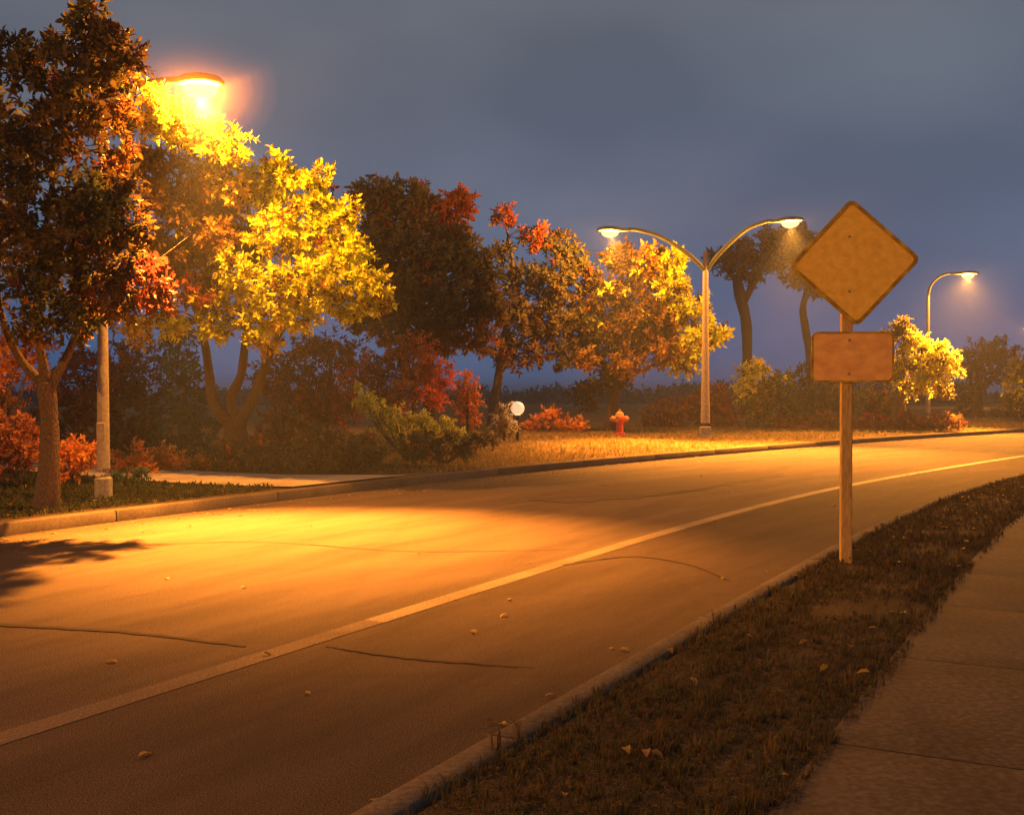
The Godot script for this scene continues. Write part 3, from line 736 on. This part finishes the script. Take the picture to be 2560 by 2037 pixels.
	plant("teal_shrub", "tall dark blue-green shrub left of the yellow tree trunk", "tall shrub", "", Vector3(-6.32, 0.3, -21.5), [[-0.05,1.67,0,0.47,0], [0.05,1.12,0,0.51,0], [-0.14,0.48,0,0.51,0], [0.32,0.48,0,0.44,0], [-0.32,-0.07,0,0.4,0], [0.32,-0.07,0,0.36,0], [-0.09,2.12,0,0.36,0]], [[[0,-0.05,0,0.055],[0,1.39,0,0.036]]], "teal", 34, 0.28, "broad")
	plant("brown_shrub", "tall brown shrub right of the yellow tree trunk", "tall shrub", "", Vector3(-4.66, 0.3, -22.5), [[-0.19,1.5,0,0.48,0], [0.29,1.41,0,0.53,0], [0,0.74,0,0.61,0], [-0.29,0.07,0,0.48,0], [0.48,0.45,0,0.53,0], [0.48,1.98,0,0.38,1]], [[[0,-0.05,0,0.057],[0.02,1.12,0,0.038]]], "maroon", 30, 0.28, "broad")
	plant("dark_shrub", "dark olive bush around the foot of the yellow tree", "shrub", "", Vector3(-4.24, 0.2, -17.9), [[-0.53,0.19,0,0.21,0], [-0.1,0.24,0.2,0.26,0], [0.23,0.27,0,0.27,0], [0.53,0.16,0,0.2,0], [-0.07,0.37,-0.3,0.2,0], [-0.42,0.33,-0.3,0.17,0]], [], "olive", 60, 0.2, "broad")
	plant("maroon_shrub", "dark wine-red bush right of the yellow tree", "shrub", "", Vector3(-3.7, 0.3, -22.5), [[-0.24,1.22,0,0.46,2], [0.19,1.41,0,0.42,2], [0.1,0.83,0,0.55,2], [-0.38,0.74,0,0.42,0], [0.48,0.93,0,0.34,0], [0.1,1.98,0,0.44,1], [-0.37,2.13,-0.2,0.4,1], [0.5,1.94,-0.2,0.35,1]], [[[0,-0.05,0,0.067],[0.02,1.02,0,0.048],[0.08,1.98,0,0.029]]], "maroon", 36, 0.26, "broad")
	plant("dark_shrub", "wide dark bush at the kerb below the wine-red bush", "shrub", "", Vector3(-2.86, 0.18, -18.8), [[-0.8,0.28,0,0.27,0], [-0.47,0.43,-0.2,0.37,1], [-0.03,0.39,-0.2,0.39,1], [0.43,0.36,-0.1,0.34,0], [-0.21,0.17,0.2,0.24,0], [0.23,0.17,0.2,0.22,0], [-0.6,0.14,0.2,0.19,0], [0.64,0.2,0,0.21,0]], [], "olive", 50, 0.22, "broad")
	plant("red_shrub", "bright orange-red shrub in the middle of the planting", "shrub", "", Vector3(-2.16, 0.32, -24.5), [[-0.52,1.72,0,0.46,2], [0,1.78,0,0.44,1], [0.36,1.72,0,0.39,1], [-0.1,1.26,0,0.48,1], [0.36,1.2,0,0.35,0], [0.52,0.94,0,0.23,0], [-0.83,1.52,0,0.39,2], [-0.57,1,0,0.42,2], [-1.33,1.52,-0.2,0.42,1], [0.62,1.52,0,0.35,0], [0.09,2.2,-0.2,0.36,1], [-0.38,2.1,-0.2,0.36,1]], [[[0,0.06,0,0.062],[0,1.41,0,0.042]]], "red", 36, 0.26, "broad")
	plant("orange_shrub", "small orange teardrop shrub beside the thin leaning trunk", "shrub", "", Vector3(-1.03, 0.32, -26), [[0,1.43,0,0.29,0], [-0.06,1.1,0,0.33,0], [0.11,0.93,0,0.26,0], [-0.19,0.88,0,0.22,0], [0,0.55,0,0.29,2]], [[[0,0.11,0,0.044],[0,1.21,0,0.033]]], "orange", 44, 0.22, "broad")
	plant("yellow_green_shrub", "yellow-green sloping hedge bush in front of the red shrub", "shrub", "", Vector3(-1.91, 0.2, -20.6), [[-0.79,1.09,0,0.21,0], [-0.52,0.94,0,0.26,0], [-0.17,0.78,0,0.28,0], [0.22,0.65,0,0.3,0], [0.61,0.56,0,0.26,0], [0.92,0.48,0,0.21,0], [-0.33,0.56,-0.2,0.3,1], [-0.87,1.35,0,0.1,0]], [], "limelight", 56, 0.2, "broad")
	plant("dark_shrub", "low dark green bush along the kerb under the yellow-green hedge", "shrub", "", Vector3(-1.18, 0.18, -20.2), [[-0.77,0.34,0,0.26,0], [-0.39,0.34,0,0.27,0], [0.04,0.34,0,0.27,0], [0.43,0.38,0,0.24,0], [0.73,0.45,0,0.21,0], [-0.58,0.18,0.2,0.2,0], [-0.16,0.18,0.2,0.2,0], [0.31,0.24,0.2,0.17,0]], [], "olive", 56, 0.2, "broad")
	plant("dry_shrub", "dry tan bush at the foot of the thin leaning tree", "shrub", "", Vector3(-0.19, 0.33, -27.5), [[-0.08,0.51,0,0.26,0], [0.09,0.27,0,0.28,0], [-0.2,0.21,0,0.26,0], [0,0.74,0,0.16,0]], [], "tan", 60, 0.2, "broad")
	plant("orange_shrub", "low orange mound of a shrub left of the hydrant", "shrub", "", Vector3(1.24, 0.4, -33.5), [[-0.5,0.17,0,0.28,0], [-0.07,0.31,0,0.34,0], [0.36,0.17,0,0.31,0], [0.78,0.07,0,0.26,0], [-0.78,0.05,0,0.2,0]], [], "orange", 40, 0.28, "broad")
	plant("maroon_shrub", "dark red-brown bush just right of the hydrant", "shrub", "", Vector3(5.19, 0.42, -38), [[-0.48,0.19,0,0.39,0], [0,0.39,0,0.45,0], [0.48,0.52,0,0.48,0], [0.32,0.03,0,0.42,0], [-0.32,-0.13,0,0.29,0]], [], "maroon", 26, 0.34, "broad")
	plant("maroon_shrub", "dark wine bush directly behind the twin lamp post", "shrub", "", Vector3(6.82, 0.42, -39), [[-0.41,0.67,0,0.56,0], [0.17,0.83,0,0.6,0], [0.66,0.5,0,0.5,0], [0,0.09,0,0.5,0], [0.66,0.01,0,0.4,0]], [], "maroon", 24, 0.36, "broad")
	plant("green_shrub", "round bush lit yellow-green on its left, right of the twin lamp post", "shrub", "", Vector3(8.53, 0.42, -38.5), [[-0.41,1.65,0,0.52,0], [0,1.9,0,0.46,0], [-0.49,1.08,0,0.56,0], [0.08,1,0,0.59,1], [0.72,1.33,-0.3,0.66,3], [0.62,0.51,-0.2,0.62,3], [-0.16,0.43,0,0.56,1]], [[[0,-0.05,0,0.098],[0.03,1.16,0,0.065]]], "lime", 22, 0.38, "broad")  # bright left and dark right lobes colour in the lit and shaded sides
	plant("dark_shrub", "tall dark bush behind the sign post", "tall shrub", "", Vector3(12.26, 0.43, -44), [[-0.65,1.74,0,0.67,0], [0,2.3,0,0.6,0], [-0.84,0.62,0,0.71,0], [0.19,0.99,0,0.82,0], [1.03,0.62,0,0.63,0], [-0.28,0.06,0,0.56,0], [0.65,-0.04,0,0.52,0]], [[[0,-0.05,0,0.112],[0,1.18,0,0.075]]], "olive", 20, 0.4, "broad")
	plant("dark_shrub", "dark green bush under the rectangular sign right of the post", "tall shrub", "", Vector3(14.97, 0.43, -46), [[-0.39,0.99,0,0.59,0], [0.29,0.7,0,0.62,0], [-0.1,0.21,0,0.59,0], [0.59,0.11,0,0.47,0]], [[[0,-0.05,0,0.098],[0,0.6,0,0.059]]], "olive", 20, 0.4, "broad")
	plant("hedge_shrub", "leftmost low red-brown hedge shrub left of the sign post", "hedge", "low red-brown hedge shrubs along the far right verge", Vector3(9.51, 0.42, -38.5), [[-0.42,-0.03,0,0.29,1], [0,0.1,0,0.36,0], [0.42,0.02,0,0.33,1], [-0.05,-0.14,0.2,0.26,1]], [], "maroon", 34, 0.3, "broad")
	plant("hedge_shrub", "low red-brown hedge shrub just left of the sign post", "hedge", "low red-brown hedge shrubs along the far right verge", Vector3(10.87, 0.42, -39), [[-0.43,-0.04,0,0.3,1], [0,0.09,0,0.36,1], [0.43,0.01,0,0.33,1], [-0.06,-0.15,0.2,0.26,1]], [], "maroon", 34, 0.3, "broad")
	plant("hedge_shrub", "low red-brown hedge shrub just right of the sign post", "hedge", "low red-brown hedge shrubs along the far right verge", Vector3(12.74, 0.42, -39.5), [[-0.44,-0.06,0,0.3,1], [0,0.08,0,0.37,2], [0.44,-0.01,0,0.34,1], [-0.06,-0.17,0.2,0.27,1]], [], "maroon", 34, 0.3, "broad")
	plant("hedge_shrub", "low red-brown hedge shrub under the yellow-green tree", "hedge", "low red-brown hedge shrubs along the far right verge", Vector3(14.15, 0.42, -40), [[-0.44,-0.07,0,0.31,1], [0,0.07,0,0.37,0], [0.44,-0.02,0,0.34,1], [-0.07,-0.18,0.2,0.27,1]], [], "maroon", 34, 0.3, "broad")
	plant("hedge_shrub", "last low red-brown hedge shrub to the right of the yellow-green tree", "hedge", "low red-brown hedge shrubs along the far right verge", Vector3(15.58, 0.42, -40.5), [[-0.45,-0.08,0,0.31,1], [0,0.05,0,0.38,1], [0.45,-0.03,0,0.34,1], [-0.08,-0.2,0.2,0.27,1]], [], "maroon", 34, 0.3, "broad")
	build_ground_cover()
	# nested warm fog shells, added to give the nearest lamp a glow
	for m in [[Vector3(1.8, 1.45, 1.7), 0.0035], [Vector3(1.5, 1.2, 1.4), 0.005], [Vector3(1.22, 0.98, 1.15), 0.007], [Vector3(0.95, 0.78, 0.9), 0.009], [Vector3(0.7, 0.58, 0.68), 0.011]]:
		var halo := FogVolume.new()
		halo.name = numbered("halo", self)
		halo.size = m[0]
		halo.shape = RenderingServer.FOG_VOLUME_SHAPE_ELLIPSOID
		halo.position = Vector3(-3.72, 5.1, -13.45)
		var air := FogMaterial.new()
		air.density = m[1]
		air.albedo = Color(0.95, 0.78, 0.66)
		halo.material = air
		halo.set_meta("kind", "stuff")
		halo.set_meta("label", "faint added mist round the lit head of the nearest street lamp")
		add_child(halo)

func clouds() -> ImageTexture:
	var n := FastNoiseLite.new()
	n.seed = 9
	n.frequency = 1.3
	n.fractal_octaves = 5
	var im := Image.create(512, 256, false, Image.FORMAT_RGBAF)
	for y in 256:
		for x in 512:
			var a := TAU * x / 512.0
			var e := PI * (0.5 - (y + 0.5) / 256.0)
			var p := Vector3(cos(a) * cos(e), sin(e) * 2.4, sin(a) * cos(e)) * 1.6
			var v := clampf(n.get_noise_3dv(p) * 1.1 + 0.35, 0.0, 1.0)
			im.set_pixel(x, y, Color(0.048 * v, 0.052 * v, 0.054 * v, 1.0))
	return ImageTexture.create_from_image(im)

func road_height(p: Vector3) -> float:
	var o := offset_of(p.x, -p.z)
	if o < -3.0: return remap(clampf(o, -5.75, -3.0), -5.75, -3.0, 0.0, 0.018)
	if o < 0.06: return remap(o, -3.0, 0.06, 0.018, 0.002)
	return remap(minf(o, 1.95), 0.06, 1.95, 0.002, -0.004)

func hug(p: Vector3) -> Vector3:      # keeps a point behind the far kerb
	var over := offset_of(p.x, -p.z) + 5.88
	return p + Vector3(-0.83, 0, -0.55) * over if over > 0.0 else p

func build_ground() -> void:
	var st := begin()
	for i in 24:
		for k in 24:
			var x := -1200.0 + i * 100.0
			var z := -1500.0 + k * 100.0
			quad(st, Vector3(x, -0.35, z), Vector3(x + 100, -0.35, z), Vector3(x + 100, -0.35, z + 100), Vector3(x, -0.35, z + 100))
	struct("ground", done(st), M.verge)
	struct("road", ribbon([[-5.75, 0.0], [-3.0, 0.018], [0.0, 0.004], [0.06, 0.002]]), M.asphalt)
	struct("road_shoulder", ribbon([[0.06, 0.002], [1.95, -0.004]]), M.shoulder)
	var worn_to := 0
	for i in line.size():
		if line[i].y < 4.2: worn_to = i
	struct("edge_line", ribbon([[-0.075, 0.0072], [0.06, 0.0048], [0.075, 0.0047]], worn_to + 7), M.paint)
	struct("fading_edge_line", ribbon([[-0.072, 0.0072], [0.06, 0.0048], [0.072, 0.0047]], worn_to, worn_to + 7, 1), M.fading)
	struct("worn_edge_line", ribbon([[-0.07, 0.0072], [0.06, 0.0048], [0.07, 0.0047]], 0, worn_to), M.worn)
	struct("far_kerb", ribbon([[-5.87, -0.05], [-5.87, 0.115], [-5.855, 0.13], [-5.72, 0.13], [-5.70, 0.115], [-5.69, -0.02]], 0, -1, 1, 0.0, 5, 0.03), M.kerb)
	struct("near_kerb", ribbon([[1.93, -0.02], [1.94, 0.11], [1.955, 0.125], [2.07, 0.125], [2.085, 0.11], [2.085, -0.05]], 0, -1, 1, 0.0, 5, 0.016), M.kerb)
	struct("near_verge", ribbon([[2.08, 0.10], [2.3, 0.112], [2.7, 0.125], [3.05, 0.112], [3.1, 0.10]], 0, -1, 1, 0.03), M.verge)
	struct("sidewalk", ribbon([[3.09, 0.02], [3.09, 0.115], [3.1, 0.122], [4.9, 0.122], [4.91, 0.115], [4.91, 0.02]], 0, -1, 1, 0.0, 3, 0.016), M.concrete)
	struct("roadside_ground", ribbon([[4.9, 0.10], [7.0, 0.12], [12.0, 0.25], [25.0, 0.4], [60.0, 0.4]], 0, -1, 4, 0.05), M.verge)
	var lawn := []
	for k in LAWN: lawn.append([k[0], k[1]])
	lawn.reverse()
	var bed_to := 0
	for i in line.size():
		if line[i].y < 16.0: bed_to = i
	struct("planting_bed", ribbon(lawn, 0, bed_to, 2, 0.04), M.verge)
	struct("lawn", ribbon(lawn, bed_to, -1, 2, 0.04), M.soil)
	struct("painted_shade_strip", strip([Vector3(0.5, 0, -14.6), Vector3(1.7, 0, -16.3), Vector3(3.1, 0, -18.2), Vector3(4.6, 0, -20.0)], 1.5, 0.0045), M.patch)  # dark sheet that paints in the unlit gap between the lamp pools
	# pale side path that leaves the road between the two dark trees
	st = begin()
	var near := curve([Vector3(-1.35, 0, -15.9), Vector3(-2.6, 0, -15.35), Vector3(-4.2, 0, -15.55), Vector3(-6.2, 0, -16.3), Vector3(-9.5, 0, -18.2)], 8)
	var far := curve([Vector3(0.35, 0, -18.1), Vector3(-1.8, 0, -17.5), Vector3(-4.0, 0, -17.4), Vector3(-6.0, 0, -17.9), Vector3(-9.0, 0, -19.6)], 8)
	for i in near.size() - 1:
		var q := []
		for p in [hug(near[i]), hug(far[i]), hug(far[i + 1]), hug(near[i + 1])]: q.append(Vector3(p.x, maxf(height(p.x, -p.z), 0.125) + 0.03, p.z))
		quad(st, q[0], q[1], q[2], q[3])
	struct("side_path", done(st), M.path)
	# sealed cracks and joints in the asphalt
	for s in [[[Vector3(-4.0, 0, -7.1), Vector3(-3.1, 0, -6.8), Vector3(-2.27, 0, -6.6), Vector3(-1.5, 0, -6.25)], 0.055],
			[[Vector3(-1.05, 0, -6.28), Vector3(-0.8, 0, -6.12), Vector3(-0.45, 0, -5.95), Vector3(0.1, 0, -5.8)], 0.03],
			[[Vector3(0.42, 0, -9.25), Vector3(1.04, 0, -9.75), Vector3(1.47, 0, -9.3), Vector3(1.66, 0, -8.5)], 0.032],
			[[Vector3(-4.4, 0, -9.9), Vector3(-2.6, 0, -10.6), Vector3(-0.9, 0, -10.0), Vector3(0.6, 0, -10.2)], 0.022],
			[[Vector3(-0.3, 0, -14.0), Vector3(0.8, 0, -15.2), Vector3(2.1, 0, -15.6), Vector3(3.4, 0, -17.6)], 0.035]]:
		struct("tar_seam", strip(s[0], s[1], 0.006), M.tar)

func build_woodland() -> void:
	R.seed = 555
	var where := []
	var tint := PackedColorArray()
	var n := FastNoiseLite.new()
	n.seed = 4
	n.frequency = 0.05
	for k in 15000:
		var x := R.randf_range(-110.0, 130.0)
		var z := -R.randf_range(105.0, 135.0)
		var top := 1.7 + 1.6 * n.get_noise_1d(x) + 0.9 * n.get_noise_1d(x * 4.0 + 50.0)
		var p := Vector3(x, -0.3 + maxf(top, 0.4) * R.randf() ** 0.6, z)
		var s := R.randf_range(0.6, 1.2)
		where.append(Transform3D(Basis.from_euler(Vector3(R.randf() * TAU, R.randf() * TAU, R.randf() * TAU)).scaled(Vector3(s, s, s)), p))
		var v := R.randf_range(0.7, 1.2)
		tint.append(Color(0.09 * v, 0.095 * v, 0.05 * v))
	var o := stuff("woodland", SPRIG["broad"], M.leaf, where, tint, self)
	o.set_meta("label", "far low woodland along the horizon behind the trees")
	o.set_meta("category", "woodland")

func build_ground_cover() -> void:
	build_woodland()
	# grass tufts
	var st := begin()
	R.seed = 401
	for k in 7:
		var a := R.randf() * TAU
		var lean := Vector3(cos(a), 0, sin(a)) * R.randf_range(0.15, 0.7)
		var foot := Vector3(cos(a + 1.0), 0, sin(a + 1.0)) * 0.25 * R.randf()
		var w := Vector3(-sin(a), 0, cos(a)) * 0.045
		var mid := foot + lean * 0.4 + Vector3(0, 0.6, 0)
		tri(st, foot - w, mid - w * 0.7, foot + w)
		tri(st, foot + w, mid - w * 0.7, mid + w * 0.7)
		tri(st, mid - w * 0.7, foot + lean + Vector3(0, 1.0 - lean.length() * 0.4, 0), mid + w * 0.7)
	var tuft := done(st)
	var wear := FastNoiseLite.new()
	wear.seed = 14
	wear.frequency = 0.9
	for patch in [["lawn_grass", -5.9, -15.0, 18, 60, 52000, 0.075], ["verge_grass", 2.06, 3.14, 4, 90, 42000, 0.042]]:
		var where := []
		var tint := PackedColorArray()
		R.seed = hash(patch[0])
		var first := -1
		for i in line.size():
			if line[i].y > -1.0: first = i; break
		for k in patch[5]:
			var f := R.randf()
			var i: int = first + int(f * f * 110.0)
			var across := lerpf(patch[1], patch[2], R.randf())
			var p := on_road(i, across, 0.0).lerp(on_road(i + 1, across, 0.0), R.randf()) + Vector3(R.randf_range(-0.3, 0.3), 0, R.randf_range(-0.3, 0.3)) * (1.0 if patch[1] < 0 else 0.05)
			if -p.z < 1.5: continue
			if patch[1] > 0 and wear.get_noise_2d(p.x, p.z) > R.randf_range(0.05, 0.5): continue
			if patch[1] < 0:
				var o := offset_of(p.x, -p.z)
				if o > -5.9: continue
				if -p.z < 18.5 - maxf(p.x + 1.0, 0.0) * 2.0 and R.randf() < 0.85: continue
				if p.x < 0.2 and -p.z > 15.2 + maxf(-p.x - 3.0, 0.0) * 0.3 and -p.z < 18.0 + maxf(-p.x - 4.5, 0.0) * 0.35: continue
			p.y = height(p.x, -p.z) - 0.005
			if patch[1] > 0: p.y = 0.112
			var s: float = patch[6] * (R.randf_range(0.5, 1.3) if R.randf() < 0.95 else R.randf_range(1.5, 2.4))
			var b := Basis(Vector3.UP, R.randf() * TAU).scaled(Vector3(s, s * R.randf_range(0.7, 1.2), s))
			where.append(Transform3D(b, p))
			var v := R.randf_range(0.7, 1.2)
			if patch[1] < 0: tint.append(Color(0.30, 0.20, 0.07).lerp(Color(0.17, 0.17, 0.05), R.randf() ** 2) * v)
			else: tint.append(Color(0.085, 0.052, 0.024).lerp(Color(0.055, 0.058, 0.022), R.randf()) * v)
		var o2 := stuff(patch[0], tuft, M.leaf, where, tint, self)
		o2.set_meta("label", "short dry grass on the far verge" if patch[1] < 0 else "sparse dark grass on the near verge under the road sign")
		o2.set_meta("category", "grass")
	# dark ivy in the bed between the kerb and the side path
	var ivy := []
	var ivy_tint := PackedColorArray()
	R.seed = 403
	for k in 16000:
		var x := R.randf_range(-9.5, -1.2)
		var z := R.randf_range(11.0, 17.5)
		var o := offset_of(x, z)
		if o > -6.0 or z > 15.3 + maxf(-x - 4.0, 0.0) * 0.36: continue
		var s := R.randf_range(0.06, 0.115)
		ivy.append(Transform3D(Basis.from_euler(Vector3(R.randf_range(-0.5, 0.5), R.randf() * TAU, R.randf_range(-0.5, 0.5))).scaled(Vector3(s, s, s)), Vector3(x, height(x, z) - 0.02, -z)))
		var v := R.randf_range(0.6, 1.2)
		ivy_tint.append(Color(0.05 * v, 0.055 * v, 0.02 * v))
	var bed := stuff("ivy", SPRIG["broad"], M.leaf, ivy, ivy_tint, self)
	bed.set_meta("label", "low dark ivy in the bed along the far kerb at left")
	bed.set_meta("category", "ground cover")
	# fallen leaves
	st = begin()
	leaf(st, Vector3(0, 0.05, -0.5), Vector3(0, 0, 1), Vector3(0, 1, 0), 1.0, 0.55)
	var fallen := done(st)
	var where := []
	var tint := PackedColorArray()
	R.seed = 402
	for k in 1700:
		var i := R.randi_range(70, 190)
		var off := -5.6 + absf(R.randfn()) * 0.5
		if k % 3 == 0: off = -5.9 - R.randf() * 3.0
		if k % 9 == 0: off = R.randf_range(-5.5, 1.8)
		if k % 7 == 0: off = 1.9 - absf(R.randfn()) * 0.15
		if k % 6 == 1: off = R.randf_range(2.1, 3.1)
		var p := on_road(i, off, 0.0)
		if -p.z < 2.0: continue
		p.y = road_height(p) + 0.006 if off < 1.95 and off > -5.7 else height(p.x, -p.z) + 0.025
		var s := R.randf_range(0.035, 0.075)
		where.append(Transform3D(Basis.from_euler(Vector3(R.randf_range(-0.3, 0.3), R.randf() * TAU, R.randf_range(-0.3, 0.3))).scaled(Vector3(s, s, s)), p))
		tint.append(Color(0.4, 0.26, 0.04).lerp(Color(0.22, 0.08, 0.025), R.randf()) * R.randf_range(0.6, 1.1))
	var o := stuff("fallen_leaves", fallen, M.leaf, where, tint, self)
	o.set_meta("label", "scattered fallen leaves along the kerbs and verges")
	o.set_meta("category", "leaves")
